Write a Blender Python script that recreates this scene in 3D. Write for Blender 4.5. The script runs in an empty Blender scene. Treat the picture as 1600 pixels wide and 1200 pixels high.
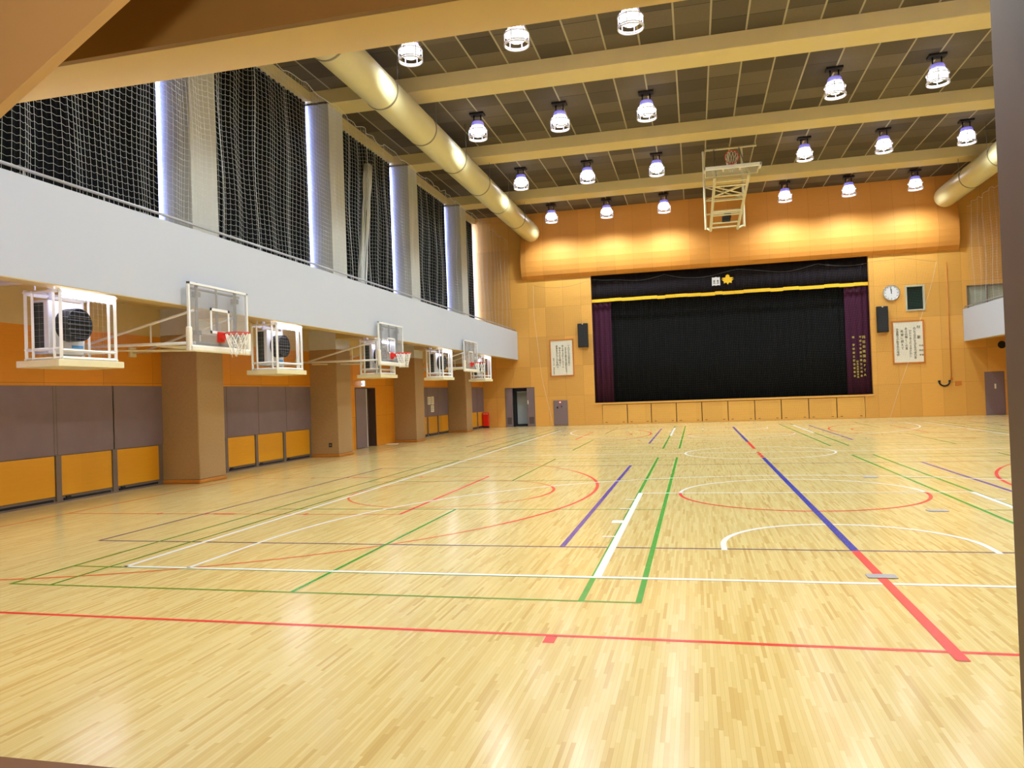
import bpy, bmesh, math, random
import numpy as np
from mathutils import Vector, Matrix
random.seed(7)
C = bpy.context.scene.collection
PI = math.pi

# ------------------------------------------------------------------ materials
def lin(r, g, b):
    f = lambda c: (c/255/12.92) if c <= 10 else ((c/255+.055)/1.055)**2.4
    return (f(r), f(g), f(b), 1)

class N:
    """small node-tree helper"""
    def __init__(self, name):
        self.m = bpy.data.materials.new(name); self.m.use_nodes = True
        self.t = self.m.node_tree; self.p = self.t.nodes['Principled BSDF']
        self.out = self.t.nodes['Material Output']
    def n(self, typ, **kw):
        nd = self.t.nodes.new(typ)
        for k, v in kw.items(): setattr(nd, k, v)
        return nd
    def l(self, a, b): self.t.links.new(a, b)
    def inp(self, sock, v):
        if isinstance(v, bpy.types.NodeSocket): self.l(v, sock)
        else: sock.default_value = v
    def math(self, op, a, b=0.0, c=None):
        nd = self.n('ShaderNodeMath', operation=op)
        self.inp(nd.inputs[0], a); self.inp(nd.inputs[1], b)
        if c is not None: self.inp(nd.inputs[2], c)
        return nd.outputs[0]
    def mix(self, fac, a, b, blend='MIX'):
        nd = self.n('ShaderNodeMix', data_type='RGBA', blend_type=blend)
        self.inp(nd.inputs[0], fac); self.inp(nd.inputs[6], a); self.inp(nd.inputs[7], b)
        return nd.outputs[2]
    def coords(self):
        tc = self.n('ShaderNodeTexCoord'); s = self.n('ShaderNodeSeparateXYZ')
        self.l(tc.outputs['Object'], s.inputs[0])
        return tc.outputs['Object'], s.outputs[0], s.outputs[1], s.outputs[2]
    def comb(self, x, y, z):
        nd = self.n('ShaderNodeCombineXYZ')
        for i, v in enumerate((x, y, z)): self.inp(nd.inputs[i], v)
        return nd.outputs[0]
    def noise(self, vec, scale, detail=3.0, rough=.5):
        nd = self.n('ShaderNodeTexNoise'); self.l(vec, nd.inputs['Vector'])
        nd.inputs['Scale'].default_value = scale; nd.inputs['Detail'].default_value = detail
        nd.inputs['Roughness'].default_value = rough
        return nd.outputs[0]
    def white(self, vec):
        nd = self.n('ShaderNodeTexWhiteNoise', noise_dimensions='3D'); self.l(vec, nd.inputs['Vector'])
        return nd.outputs[0]
    def scalevec(self, vec, s):
        nd = self.n('ShaderNodeVectorMath', operation='MULTIPLY'); self.l(vec, nd.inputs[0])
        nd.inputs[1].default_value = s
        return nd.outputs[0]
    def bump(self, h, strength, dist=.01):
        nd = self.n('ShaderNodeBump'); self.l(h, nd.inputs['Height'])
        nd.inputs['Strength'].default_value = strength; nd.inputs['Distance'].default_value = dist
        self.l(nd.outputs[0], self.p.inputs['Normal'])

def plain(name, rgb, rough=.5, metal=0.0, var=.08, scale=6.0, spec=.5):
    k = N(name); o, x, y, z = k.coords()
    c = lin(*rgb); d = tuple(v*(1-var) for v in c[:3])+(1,); e = tuple(min(1, v*(1+var)) for v in c[:3])+(1,)
    k.l(k.mix(k.noise(o, scale), d, e), k.p.inputs['Base Color'])
    k.p.inputs['Roughness'].default_value = rough; k.p.inputs['Metallic'].default_value = metal
    k.p.inputs['Specular IOR Level'].default_value = spec
    return k.m

def wood(name, ax, rgb, pw, ph, tone=.16, rough=.35, seam=(70, 36, 10), off=(0, 0), line=.006):
    """veneer panels pw x ph in the plane (ax, z), each its own tone, thin seams, fine grain"""
    k = N(name); o, x, y, z = k.coords()
    u = {'x': x, 'y': y}[ax]
    u = k.math('ADD', u, off[0]+100*pw); v = k.math('ADD', z, off[1]+10*ph)
    iu = k.math('FLOOR', k.math('DIVIDE', u, pw)); iv = k.math('FLOOR', k.math('DIVIDE', v, ph))
    fu = k.math('MODULO', u, pw); fv = k.math('MODULO', v, ph)
    r = k.white(k.comb(iu, iv, 3.3))
    gr = k.noise(k.comb(k.math('MULTIPLY', u, 1.2), k.math('MULTIPLY', r, 40.0), k.math('MULTIPLY', v, 14.0)), 2.2, 4, .6)
    c = lin(*rgb)
    lo = tuple(v_*(1-tone) for v_ in c[:3])+(1,); hi = tuple(min(1, v_*(1+tone)) for v_ in c[:3])+(1,)
    col = k.mix(r, lo, hi)
    col = k.mix(k.math('MULTIPLY', gr, .35), col, tuple(v_*.62 for v_ in c[:3])+(1,))
    s1 = k.math('LESS_THAN', fu, line); s2 = k.math('LESS_THAN', fv, line)
    col = k.mix(k.math('MULTIPLY', k.math('MAXIMUM', s1, s2), .75), col, lin(*seam))
    k.l(col, k.p.inputs['Base Color']); k.p.inputs['Roughness'].default_value = rough
    return k.m

def floor_mat():
    k = N('sprung_floor_maple'); o, x, y, z = k.coords()
    W, L = .023, .42
    u = k.math('DIVIDE', k.math('ADD', x, 50.0), W); row = k.math('FLOOR', u)
    rr = k.white(k.comb(row, 7.7, 1.1))
    v = k.math('ADD', k.math('DIVIDE', y, L), k.math('MULTIPLY', rr, 9.0)); cell = k.math('FLOOR', v)
    r = k.white(k.comb(row, cell, 2.2))
    ramp = k.n('ShaderNodeValToRGB'); k.l(r, ramp.inputs[0])
    e = ramp.color_ramp.elements
    e[0].position = 0; e[0].color = lin(*FL[0]); e[1].position = 1; e[1].color = lin(*FL[3])
    a = ramp.color_ramp.elements.new(.12); a.color = lin(*FL[1])
    a = ramp.color_ramp.elements.new(.5); a.color = lin(*FL[2])
    g = k.noise(k.comb(k.math('MULTIPLY', x, 30.0), k.math('MULTIPLY', y, 1.6), k.math('MULTIPLY', r, 20.0)), 2.0, 4, .6)
    col = k.mix(k.math('MULTIPLY', g, .3), ramp.outputs[0], lin(*FL[4]))
    big = k.noise(o, .35, 2)
    col = k.mix(k.math('MULTIPLY', big, .25), col, lin(*FL[5]))
    joint = k.math('LESS_THAN', k.math('FRACT', u), .035)
    col = k.mix(k.math('MULTIPLY', joint, .4), col, lin(120, 80, 30))
    k.l(col, k.p.inputs['Base Color'])
    rg = k.math('ADD', k.math('MULTIPLY', k.noise(o, 1.3, 3), .08), FLR)
    k.l(rg, k.p.inputs['Roughness'])
    k.p.inputs['IOR'].default_value = 1.5; k.p.inputs['Specular IOR Level'].default_value = .28
    h = k.noise(k.comb(k.math('MULTIPLY', x, 6.0), y, 0.0), 1.5, 2)
    k.bump(k.math('ADD', k.math('MULTIPLY', h, .6), k.math('MULTIPLY', r, .12)), .06, .01)
    return k.m
FL = [(200, 168, 104), (212, 184, 120), (220, 196, 134), (228, 208, 150), (196, 156, 88), (212, 182, 116)]
FLR = .135

def ceiling_mat():
    k = N('acoustic_ceiling_boards'); o, x, y, z = k.coords()
    P = .93
    u = k.math('DIVIDE', k.math('ADD', x, 100*P-1.64+P/2*0), P); v = k.math('DIVIDE', k.math('ADD', y, 20.0), P)
    iu, iv, fu, fv = k.math('FLOOR', u), k.math('FLOOR', v), k.math('FRACT', u), k.math('FRACT', v)
    r = k.white(k.comb(iu, iv, 5.1))
    col = k.mix(r, lin(70, 60, 44), lin(112, 99, 76))
    col = k.mix(k.math('MULTIPLY', k.noise(o, 14, 4), .3), col, lin(60, 50, 36))
    j = k.math('MULTIPLY', k.math('LESS_THAN', fv, .028), k.math('GREATER_THAN', k.white(k.comb(iv, iu, 9.0)), .35))
    col = k.mix(k.math('MULTIPLY', j, .85), col, lin(18, 15, 10))
    bar = k.math('LESS_THAN', k.math('ABSOLUTE', k.math('SUBTRACT', fu, .03)), .026)
    col = k.mix(bar, col, lin(168, 156, 128))
    k.l(col, k.p.inputs['Base Color']); k.p.inputs['Roughness'].default_value = .85
    return k.m

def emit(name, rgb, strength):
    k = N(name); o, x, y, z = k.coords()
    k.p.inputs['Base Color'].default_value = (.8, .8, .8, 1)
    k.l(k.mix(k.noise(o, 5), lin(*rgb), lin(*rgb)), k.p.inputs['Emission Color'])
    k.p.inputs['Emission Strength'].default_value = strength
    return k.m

def glass(name, tint=(.93, .97, 1.0, 1), fac=.08, rough=.03):
    k = N(name); tr = k.n('ShaderNodeBsdfTransparent'); gl = k.n('ShaderNodeBsdfGlossy')
    tr.inputs[0].default_value = tint; gl.inputs['Roughness'].default_value = rough
    o, x, y, z = k.coords()
    lw = k.n('ShaderNodeLayerWeight'); lw.inputs[0].default_value = .5
    f = k.math('ADD', k.math('MULTIPLY', k.math('POWER', lw.outputs['Facing'], 5.0), .85), .03)
    mx = k.n('ShaderNodeMixShader'); k.l(f, mx.inputs[0]); k.l(tr.outputs[0], mx.inputs[1]); k.l(gl.outputs[0], mx.inputs[2])
    df = k.n('ShaderNodeBsdfDiffuse'); df.inputs[0].default_value = (.8, .8, .83, 1)
    m2 = k.n('ShaderNodeMixShader'); k.l(k.math('MULTIPLY', k.math('ADD', k.noise(o, 2), .5), fac), m2.inputs[0]); k.l(mx.outputs[0], m2.inputs[1]); k.l(df.outputs[0], m2.inputs[2])
    k.l(m2.outputs[0], k.out.inputs[0])
    return k.m

def mesh_grille(name, rgb, pitch=.02):
    k = N(name); o, x, y, z = k.coords()
    s = k.math('ADD', x, y)
    a = k.math('LESS_THAN', k.math('FRACT', k.math('DIVIDE', k.math('ADD', s, 50.0), pitch)), .3)
    b = k.math('LESS_THAN', k.math('FRACT', k.math('DIVIDE', k.math('ADD', z, 50.0), pitch)), .3)
    k.l(k.mix(k.math('MAXIMUM', a, b), lin(8, 9, 12), lin(*rgb)), k.p.inputs['Base Color'])
    k.p.inputs['Roughness'].default_value = .6
    return k.m

def cloth(name, rgb, rough=.9, var=.25):
    k = N(name); o, x, y, z = k.coords()
    c = lin(*rgb)
    f = k.noise(k.scalevec(o, (3, 3, .25)), 4, 3)
    k.l(k.mix(f, tuple(v*(1-var) for v in c[:3])+(1,), tuple(v*(1+var) for v in c[:3])+(1,)), k.p.inputs['Base Color'])
    k.p.inputs['Roughness'].default_value = rough; k.p.inputs['Specular IOR Level'].default_value = .2
    return k.m

M = dict(
    floor=floor_mat(), ceiling=ceiling_mat(),
    white_line=plain('white_court_paint', (232, 230, 228), .25, var=.03),
    red_line=plain('red_court_paint', (222, 52, 48), .25, var=.05),
    orange_line=plain('faded_red_court_paint', (214, 104, 58), .25, var=.1),
    green_line=plain('green_court_paint', (38, 150, 36), .25, var=.06),
    thin_green=plain('thin_green_court_paint', (96, 140, 44), .25, var=.08),
    blue_line=plain('blue_court_paint', (26, 40, 150), .25, var=.05),
    purple_line=plain('violet_court_paint', (74, 44, 150), .25, var=.06),
    grey_purple=plain('dull_violet_court_paint', (112, 88, 104), .25, var=.08),
    orange_wood_x=wood('honey_veneer_across', 'x', (226, 168, 82), .93, 1.55, .1, seam=(120, 70, 25)),
    canopy_wood=wood('canopy_veneer', 'x', (226, 154, 66), .93, 7.0, .1, .7, seam=(130, 70, 20)),
    orange_wood_y=wood('amber_veneer_along', 'y', (214, 138, 28), 1.4, 1.1, .14, .35),
    panel_wood=wood('hatch_veneer', 'y', (228, 160, 32), 3.0, 3.0, .12, .35, line=.0),
    stage_wood=wood('stage_front_veneer', 'x', (224, 170, 84), 1.26, 4.0, .06, .35, line=.0),
    band=plain('mauve_grey_wall_lining', (122, 104, 110), .7, var=.14, scale=2.5),
    steel_grey=plain('grey_painted_frame', (112, 98, 92), .45, var=.1),
    beige=plain('beige_plaster', (196, 172, 122), .8, var=.06, scale=2),
    cream=plain('cream_painted_beam', (218, 198, 142), .6, var=.05, scale=2),
    offwhite=plain('offwhite_plaster', (215, 214, 212), .7, var=.02, scale=2),
    fascia=plain('white_painted_fascia', (182, 186, 198), .6, var=.012, scale=1),
    pillar_low=plain('speckled_brown_pillar_coating', (164, 132, 92), .75, var=.16, scale=22),
    pillar_up=plain('pale_pillar_paint', (198, 197, 191), .7, var=.05, scale=8),
    kick=plain('wood_kickboard', (186, 120, 44), .45, var=.15),
    white_metal=plain('white_enamel_steel', (228, 228, 230), .35, var=.03),
    yellowed=plain('ivory_enamel_steel', (222, 212, 176), .4, var=.05),
    pad=plain('white_vinyl_padding', (232, 228, 218), .4, var=.04),
    grey_metal=plain('dull_grey_steel', (120, 120, 124), .4, .6, .08),
    rail=plain('galvanised_rail_steel', (168, 168, 174), .32, .2, .08),
    black=plain('matt_black', (14, 15, 20), .6, var=.2),
    louver=plain('blue_black_louvre', (70, 76, 96), .45, var=.2),
    heater_body=plain('pale_lilac_sheet_steel', (206, 206, 216), .4, var=.03),
    grille=mesh_grille('dark_intake_mesh', (62, 66, 64), .03),
    speaker=mesh_grille('speaker_cloth', (30, 32, 38), .02),
    rim=plain('red_rim_steel', (216, 40, 30), .4, var=.06),
    net=plain('white_netting_cord', (225, 228, 230), .8, var=.05),
    hoopnet=plain('white_hoop_cord', (240, 238, 234), .8, var=.03),
    stage_net=plain('grey_netting_cord', (92, 94, 98), .8, var=.05),
    duct=plain('ivory_painted_spiral_duct', (214, 204, 156), .28, var=.04, scale=2),
    duct_band=plain('dull_duct_flange', (128, 118, 92), .5, var=.08),
    lampwhite=plain('white_lamp_guard', (235, 235, 248), .35, var=.02),
    lamphouse=emit('lamp_collar_painted_bloom', (92, 92, 255), .55),  # lens bloom around the lamp, put in as blue emission on the collar
    globe=emit('glowing_lamp_glass', (238, 240, 255), 9.0),
    curtain=cloth('navy_blackout_cloth', (11, 13, 19)),
    stage_black=cloth('black_stage_cloth', (9, 10, 12)),
    stage_purple=cloth('aubergine_stage_cloth', (66, 26, 52)),
    valance=cloth('black_plum_valance_cloth', (22, 15, 21)),
    gold=plain('gold_fringe', (234, 188, 30), .5, var=.1, scale=20),
    goldletter=plain('pale_gold_embroidery', (222, 206, 92), .5, var=.08),
    badge=plain('silver_white_embroidery', (214, 210, 212), .6, var=.05),
    paper=plain('white_paper', (230, 224, 208), .7, var=.03),
    ink=plain('black_ink', (42, 38, 38), .7, var=.1),
    frame_wood=plain('thin_wood_frame', (196, 118, 44), .4, var=.1),
    door_grey=plain('mauve_grey_door_paint', (124, 106, 112), .5, var=.06),
    door_dark=plain('dark_brown_door_paint', (84, 62, 54), .5, var=.08),
    vent=plain('door_vent_slats', (84, 72, 74), .5, var=.15, scale=60),
    red=plain('red_box_paint', (226, 24, 20), .35, var=.06),
    redlight=emit('red_pilot_glow', (255, 60, 80), 4.0),
    striplight=emit('glowing_strip_light', (226, 226, 255), 22.0),
    signlight=emit('lit_exit_panel', (215, 240, 255), 2.2),
    signgreen=plain('exit_green', (40, 90, 170), .4),
    clockface=plain('clock_dial_white', (226, 226, 232), .35, var=.02),
    chrome=plain('silver_clock_rim', (190, 190, 196), .25, .8, .05),
    greenglass=plain('dark_green_projection_glass', (24, 42, 38), .12, var=.35, scale=1.5),
    alu=plain('aluminium_window_frame', (196, 196, 178), .4, .3, .05),
    frosted=plain('frosted_grey_glass', (168, 172, 160), .3, var=.08, scale=2),
    pane=glass('clear_window_glass', fac=.02),
    board=glass('clear_backboard_glass', (.93, .94, .96, 1), .14, .12),
    jamb=plain('brown_painted_steel_jamb', (104, 80, 58), .45, var=.06),
    header=plain('ochre_painted_lintel', (234, 210, 132), .7, var=.04, scale=2),
    tan=plain('tan_painted_soffit', (226, 196, 146), .8, var=.04, scale=2),
    lintel_board=plain('brown_lintel_board', (146, 116, 68), .7, var=.05),
    lobby=plain('lobby_brown_wall', (150, 118, 80), .8, var=.05),
    threshold=plain('dark_lobby_floor', (120, 76, 34), .5, var=.1),
    floorplate=plain('grey_steel_socket_cover', (158, 152, 158), .35, .0, .06),
    corridor=plain('pale_blue_grey_corridor_wall', (190, 198, 210), .6, var=.04),
    bluelabel=plain('blue_sticker', (70, 150, 215), .5),
)

# ------------------------------------------------------------------ mesh builder
class B:
    def __init__(self): self.v, self.f, self.m, self.s = [], [], [], []
    def add(self, vs, fs, mi=0, smooth=False):
        o = len(self.v); self.v += [tuple(p) for p in vs]
        for f in fs: self.f.append([i+o for i in f]); self.m.append(mi); self.s.append(smooth)
        return self
    def box(self, x0, x1, y0, y1, z0, z1, mi=0):
        x0, x1 = min(x0, x1), max(x0, x1); y0, y1 = min(y0, y1), max(y0, y1); z0, z1 = min(z0, z1), max(z0, z1)
        v = [(x0, y0, z0), (x1, y0, z0), (x1, y1, z0), (x0, y1, z0), (x0, y0, z1), (x1, y0, z1), (x1, y1, z1), (x0, y1, z1)]
        return self.add(v, [(0, 3, 2, 1), (4, 5, 6, 7), (0, 1, 5, 4), (1, 2, 6, 5), (2, 3, 7, 6), (3, 0, 4, 7)], mi)
    def tube(self, path, r, n=8, mi=0, closed=False, smooth=True):
        P = [Vector(p) for p in path]; k = len(P); vs = []; up0 = None
        for i, p in enumerate(P):
            if closed: t = P[(i+1) % k]-P[i-1]
            else: t = P[min(i+1, k-1)]-P[max(i-1, 0)]
            t.normalize()
            if up0 is None:
                up0 = Vector((0, 0, 1)) if abs(t.z) < .9 else Vector((0, 1, 0))
            a = t.cross(up0)
            if a.length < 1e-4: a = t.cross(Vector((1, 0, 0)))
            a.normalize(); b = a.cross(t); up0 = b
            rr = r[i] if isinstance(r, (list, tuple)) else r
            for j in range(n):
                w = 2*PI*j/n; vs.append(p+a*math.cos(w)*rr+b*math.sin(w)*rr)
        fs = []
        for i in range(k if closed else k-1):
            for j in range(n):
                i2 = (i+1) % k
                fs.append((i*n+j, i*n+(j+1) % n, i2*n+(j+1) % n, i2*n+j))
        self.add(vs, fs, mi, smooth)
        if not closed: self.add([], [], mi); self.f.append([len(self.v)-k*n+j for j in range(n)][::-1]); self.m.append(mi); self.s.append(False); self.f.append([len(self.v)-n+j for j in range(n)]); self.m.append(mi); self.s.append(False)
        return self
    def bar(self, a, b, w, mi=0): return self.tube([a, b], w/2*1.414, 4, mi, smooth=False)
    def lathe(self, prof, c=(0, 0, 0), n=24, axis='z', mi=0, cap=True):
        vs = []
        def put(r, h, w):
            x, y = r*math.cos(w), r*math.sin(w)
            return {'z': (c[0]+x, c[1]+y, c[2]+h), 'x': (c[0]+h, c[1]+x, c[2]+y), 'y': (c[0]+y, c[1]+h, c[2]+x)}[axis]
        for r, h in prof:
            for j in range(n): vs.append(put(r, h, 2*PI*j/n))
        fs = []
        for i in range(len(prof)-1):
            for j in range(n): fs.append((i*n+j, i*n+(j+1) % n, (i+1)*n+(j+1) % n, (i+1)*n+j))
        o = len(self.v); self.add(vs, fs, mi, True)
        if cap:
            self.f.append([o+j for j in range(n)][::-1]); self.m.append(mi); self.s.append(False)
            e = o+(len(prof)-1)*n; self.f.append([e+j for j in range(n)]); self.m.append(mi); self.s.append(False)
        return self
    def prism(self, poly, axis, a, b, mi=0):
        """poly in the two other axes (in xyz order), extruded from a to b along axis"""
        def put(p, h):
            return {'x': (h, p[0], p[1]), 'y': (p[0], h, p[1]), 'z': (p[0], p[1], h)}[axis]
        n = len(poly); vs = [put(p, a) for p in poly]+[put(p, b) for p in poly]
        fs = [tuple(range(n))[::-1], tuple(range(n, 2*n))]+[(i, (i+1) % n, n+(i+1) % n, n+i) for i in range(n)]
        return self.add(vs, fs, mi)
    def build(self, name, mats, parent=None, bevel=0, loc=None, label=None):
        me = bpy.data.meshes.new(name); me.from_pydata(self.v, [], self.f)
        if not isinstance(mats, (list, tuple)): mats = [mats]
        for m in mats: me.materials.append(M[m] if isinstance(m, str) else m)
        me.polygons.foreach_set('material_index', self.m); me.polygons.foreach_set('use_smooth', self.s)
        bm = bmesh.new(); bm.from_mesh(me); bmesh.ops.recalc_face_normals(bm, faces=bm.faces); bm.to_mesh(me); bm.free()
        me.update()
        o = bpy.data.objects.new(name, me); C.objects.link(o)
        if parent: o.parent = parent
        if loc: o.location = loc
        if bevel:
            md = o.modifiers.new('bevel', 'BEVEL'); md.width = bevel; md.segments = 2; md.limit_method = 'ANGLE'
        if label: o['label'] = label
        return o

def tag(o, label, cat, group=None, kind=None):
    o['label'] = label; o['category'] = cat
    if group: o['group'] = group
    if kind: o['kind'] = kind
    return o
def thing(name, label, cat, loc=(0, 0, 0), rz=0, group=None, kind=None):
    o = bpy.data.objects.new(name, None); C.objects.link(o); o.location = loc; o.rotation_euler = (0, 0, rz)
    o.empty_display_size = .2
    return tag(o, label, cat, group, kind)
def struct(o, label, cat): return tag(o, label, cat, None, 'structure')
def dup(root, loc, label=None, rz=None):
    r = root.copy(); C.objects.link(r); r.location = loc
    if rz is not None: r.rotation_euler = (0, 0, rz)
    if label: r['label'] = label
    for ch in list(root.children):
        c = ch.copy(); C.objects.link(c); c.parent = r
        for g in list(ch.children):
            d = g.copy(); C.objects.link(d); d.parent = c
    return r
def wall_holes(b, plane, a0, a1, z0, z1, t0, t1, holes, mi=0):
    """solid wall between a0..a1, z0..z1, thickness t0..t1, minus rectangular holes (a,b,z,z)"""
    A = sorted({a0, a1, *[h[i] for h in holes for i in (0, 1)]}); Z = sorted({z0, z1, *[h[i] for h in holes for i in (2, 3)]})
    for i in range(len(A)-1):
        for j in range(len(Z)-1):
            ca, cz = (A[i]+A[i+1])/2, (Z[j]+Z[j+1])/2
            if any(h[0] < ca < h[1] and h[2] < cz < h[3] for h in holes): continue
            if plane == 'y': b.box(A[i], A[i+1], t0, t1, Z[j], Z[j+1], mi)
            else: b.box(t0, t1, A[i], A[i+1], Z[j], Z[j+1], mi)

# ------------------------------------------------------------------ dimensions
XL, XR = -11.4, 14.65          # side walls
YF, YB = 2.74, 38.6            # entrance wall (hall face) and stage wall
ZC, ZB = 11.15, 10.72          # ceiling, beam soffits
XC = 1.6                       # hall axis
PIL = [(14.28, 15.22), (20.85, 21.8), (27.38, 28.33), (33.98, 34.92)]
XP = -10.5                     # pillar faces
FX = -9.0                      # left balcony face

# ------------------------------------------------------------------ floor with court lines
fl = B()
fl.box(XL-.3, XR+.3, 3.0, YB+.4, -.2, 0, 0)
LM = ['floor', 'white_line', 'red_line', 'orange_line', 'green_line', 'thin_green', 'blue_line', 'purple_line', 'grey_purple']
L_ = {n: i for i, n in enumerate(LM)}
def rect(x0, x1, y0, y1, m, z=.0012):
    fl.add([(x0, y0, z), (x1, y0, z), (x1, y1, z), (x0, y1, z)], [(0, 1, 2, 3)], L_[m])
def along(x, y0, y1, m, w=.05, z=.0012): rect(x-w/2, x+w/2, y0, y1, m, z)
def across(y, x0, x1, m, w=.05, z=.0012): rect(x0, x1, y-w/2, y+w/2, m, z)
def arc(cx, cy, r, a0, a1, m, w=.05, z=.0012, n=64):
    vs = []
    for i in range(n+1):
        a = math.radians(a0+(a1-a0)*i/n)
        for rr in (r-w/2, r+w/2): vs.append((cx+rr*math.cos(a), cy+rr*math.sin(a), z))
    fl.add(vs, [(2*i, 2*i+1, 2*i+3, 2*i+2) for i in range(n)], L_[m])
CX = 1.5
# white full court
for s in (-1, 1): along(CX+s*7.46, 6.81, 33.6, 'white_line', .06, .002)
across(6.83, CX-7.49, CX+7.49, 'white_line', .06, .002); across(33.55, CX-7.49, CX+7.49, 'white_line', .06, .002)
across(20.2, CX-7.46, CX+7.46, 'white_line', .05, .002)
arc(CX, 20.15, 1.82, 0, 360, 'white_line', .05, .002)
for yb, d in ((6.83, 1), (33.55, -1)):
    for s in (-1, 1):
        x = CX+s*2.43
        along(x, min(yb, yb+d*5.66), max(yb, yb+d*5.66), 'white_line', .075, .0026)
        for k, (t, h) in enumerate(((1.93, .05), (2.93, .2), (4.02, .05), (4.9, .05))):
            y = yb+d*t
            rect(x+s*.04, x+s*(.04+.14), y-h/2, y+h/2, 'white_line', .0026)
        y0 = yb+d*1.37
        along(CX+s*6.7, min(yb, y0), max(yb, y0), 'white_line', .05, .002)
    across(yb+d*5.66, CX-2.46, CX+2.46, 'white_line', .05, .0026)
    a = (0, 180) if d > 0 else (180, 360)
    arc(CX, yb+d*5.62, 1.8, *a, 'white_line', .05, .0026)
    arc(CX, yb+d*5.62, 1.8, a[0]+180, a[1]+180, 'red_line', .05, .0024)
    arc(CX, yb+d*1.37, 6.7, *a, 'white_line', .05, .002)
    arc(CX, yb+d*1.55, 1.27, *a, 'white_line', .06, .0026)
    for s in (-1, 1): along(CX+s*1.27, min(yb+d*1.25, yb+d*1.56), max(yb+d*1.25, yb+d*1.56), 'white_line', .06, .0026)
# red outer line and centre line in red and blue
across(5.16, -9.6, 12.6, 'red_line', .045); rect(-1.07, -.99, 5.0, 5.15, 'red_line')
across(35.2, -9.6, 12.6, 'orange_line', .045)
def centre(y0, y1, m): along(CX-.01, y0, y1, m, .08, .003)
centre(5.0, 8.13, 'red_line'); centre(8.13, 17.15, 'blue_line'); centre(17.15, 18.6, 'blue_line')
centre(18.7, 19.3, 'red_line'); centre(19.4, 19.9, 'red_line'); centre(20.0, 20.25, 'red_line'); centre(21.3, 24.1, 'red_line'); centre(24.1, 33.2, 'blue_line')
# violet volleyball courts laid across the hall
for y0, y1 in ((8.15, 17.15), (24.1, 33.1)):
    for y in (y0, y1): across(y, CX-9.0, CX+9.0, 'grey_purple', .045, .0014)
    for s in (-1, 1):
        along(CX+s*9.0, y0, y1, 'grey_purple', .05, .0014); along(CX+s*2.98, y0, y1, 'purple_line', .06, .0016)
# green badminton courts
for y0 in (6.04, 21.85):
    for s in (-1, 1):
        cx = CX+s*5.05
        for q, m, w in ((-3.05, 'thin_green', .04), (-2.59, 'thin_green', .04), (2.59, 'green_line', .05), (3.05, 'green_line', .05)):
            along(cx-s*q if s > 0 else cx+q, y0, y0+13.0, m, w, .0018)
        for q in (0, .76, 4.73, 8.3, 12.24, 13.0): across(y0+q, cx-3.07, cx+3.07, 'thin_green', .035, .0016)
        along(cx, y0, y0+4.73, 'green_line', .04, .0018); along(cx, y0+8.3, y0+13.0, 'thin_green', .04, .0018)
# faded red practice basketball courts in front of the side hoops
HOOPY = (12.77, 21.2, 29.5)
for s in (-1, 1):
    along(CX+s*11.55, 4.0, 37.6, 'orange_line', .045)
    for hy in (12.72, 29.3):
        xb = CX+s*11.55; hx = xb-s*1.575; a0 = 90 if s > 0 else -90
        arc(hx, hy, 6.75, a0-0, a0+180, 'orange_line', .05)
        arc(hx, hy, 6.75, a0+62, a0+118, 'red_line', .055, .0016)
        for e in (-1, 1):
            across(hy+e*6.75, min(hx, xb), max(hx, xb), 'orange_line', .05)
            across(hy+e*2.45, min(xb, xb-s*5.8), max(xb, xb-s*5.8), 'orange_line', .04)
            for t in (1.75, 2.6, 3.45, 4.3): rect(xb-s*t-.025, xb-s*t+.025, hy+e*2.45-.06, hy+e*2.45+.06, 'red_line', .0016)
            rect(xb-s*2.9-.2, xb-s*2.9+.2, hy+e*2.45-.04, hy+e*2.45+.04, 'red_line', .0016)
        along(xb-s*5.8, hy-2.45, hy+2.45, 'red_line', .05, .0016)
        arc(xb-s*5.8, hy, 1.8, 0, 360, 'orange_line', .04)
        arc(xb-s*5.8, hy, 1.8, a0+62, a0+118, 'red_line', .05, .0016)
struct(fl.build('floor', LM), 'glossy pale maple sports floor covered with coloured court lines', 'floor')
for x, y, lab in ((1.5, 7.08, 'grey steel socket cover on the floor, under the red centre line near the front'),
                  (2.96, 10.7, 'small grey socket cover right of the blue line, inside the red half circle'),
                  (2.95, 14.45, 'small grey socket cover on the floor behind the white circle')):
    b = B(); b.prism([(-.11, -.07), (.11, -.07), (.12, -.06), (.12, .06), (.11, .07), (-.11, .07), (-.12, .06), (-.12, -.06)], 'z', 0, .004)
    o = b.build('floor_socket_cover', 'floorplate', loc=(x, y, .0035)); tag(o, lab, 'floor socket cover', 'socket covers in the floor')

# ------------------------------------------------------------------ entrance lobby around the camera
b = B()
wall_holes(b, 'y', XL-.3, XR+.3, 0, ZC+.25, 2.74-.24, 2.74, [(-4.6, .99, 0, 3.06)], 0)
struct(b.build('wall_front', ['header']), 'ochre entrance wall above the wide doorway, its underside lit by the hall', 'wall')
b = B(); b.box(.985, 1.12, 2.44, 2.78, 0, 3.06)
struct(b.build('trim_1', 'jamb', bevel=.02), 'brown painted steel doorway jamb along the right edge of the photo', 'door jamb')
b = B(); b.prism([(-1.4, 3.142), (-1.98, 2.79), (-2.18, 2.67), (-3.0, 2.17), (-4.4, 1.3), (-4.4, 3.9), (-.5, 3.9)], 'y', 1.98, 2.02)
struct(b.build('trim_2', 'tan'), 'tan sloping haunch in the top left corner above the doorway', 'sloped soffit')
b = B()
b.box(-4.8, 3.2, -3.2, 3.0, -.2, 0, 1)
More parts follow.
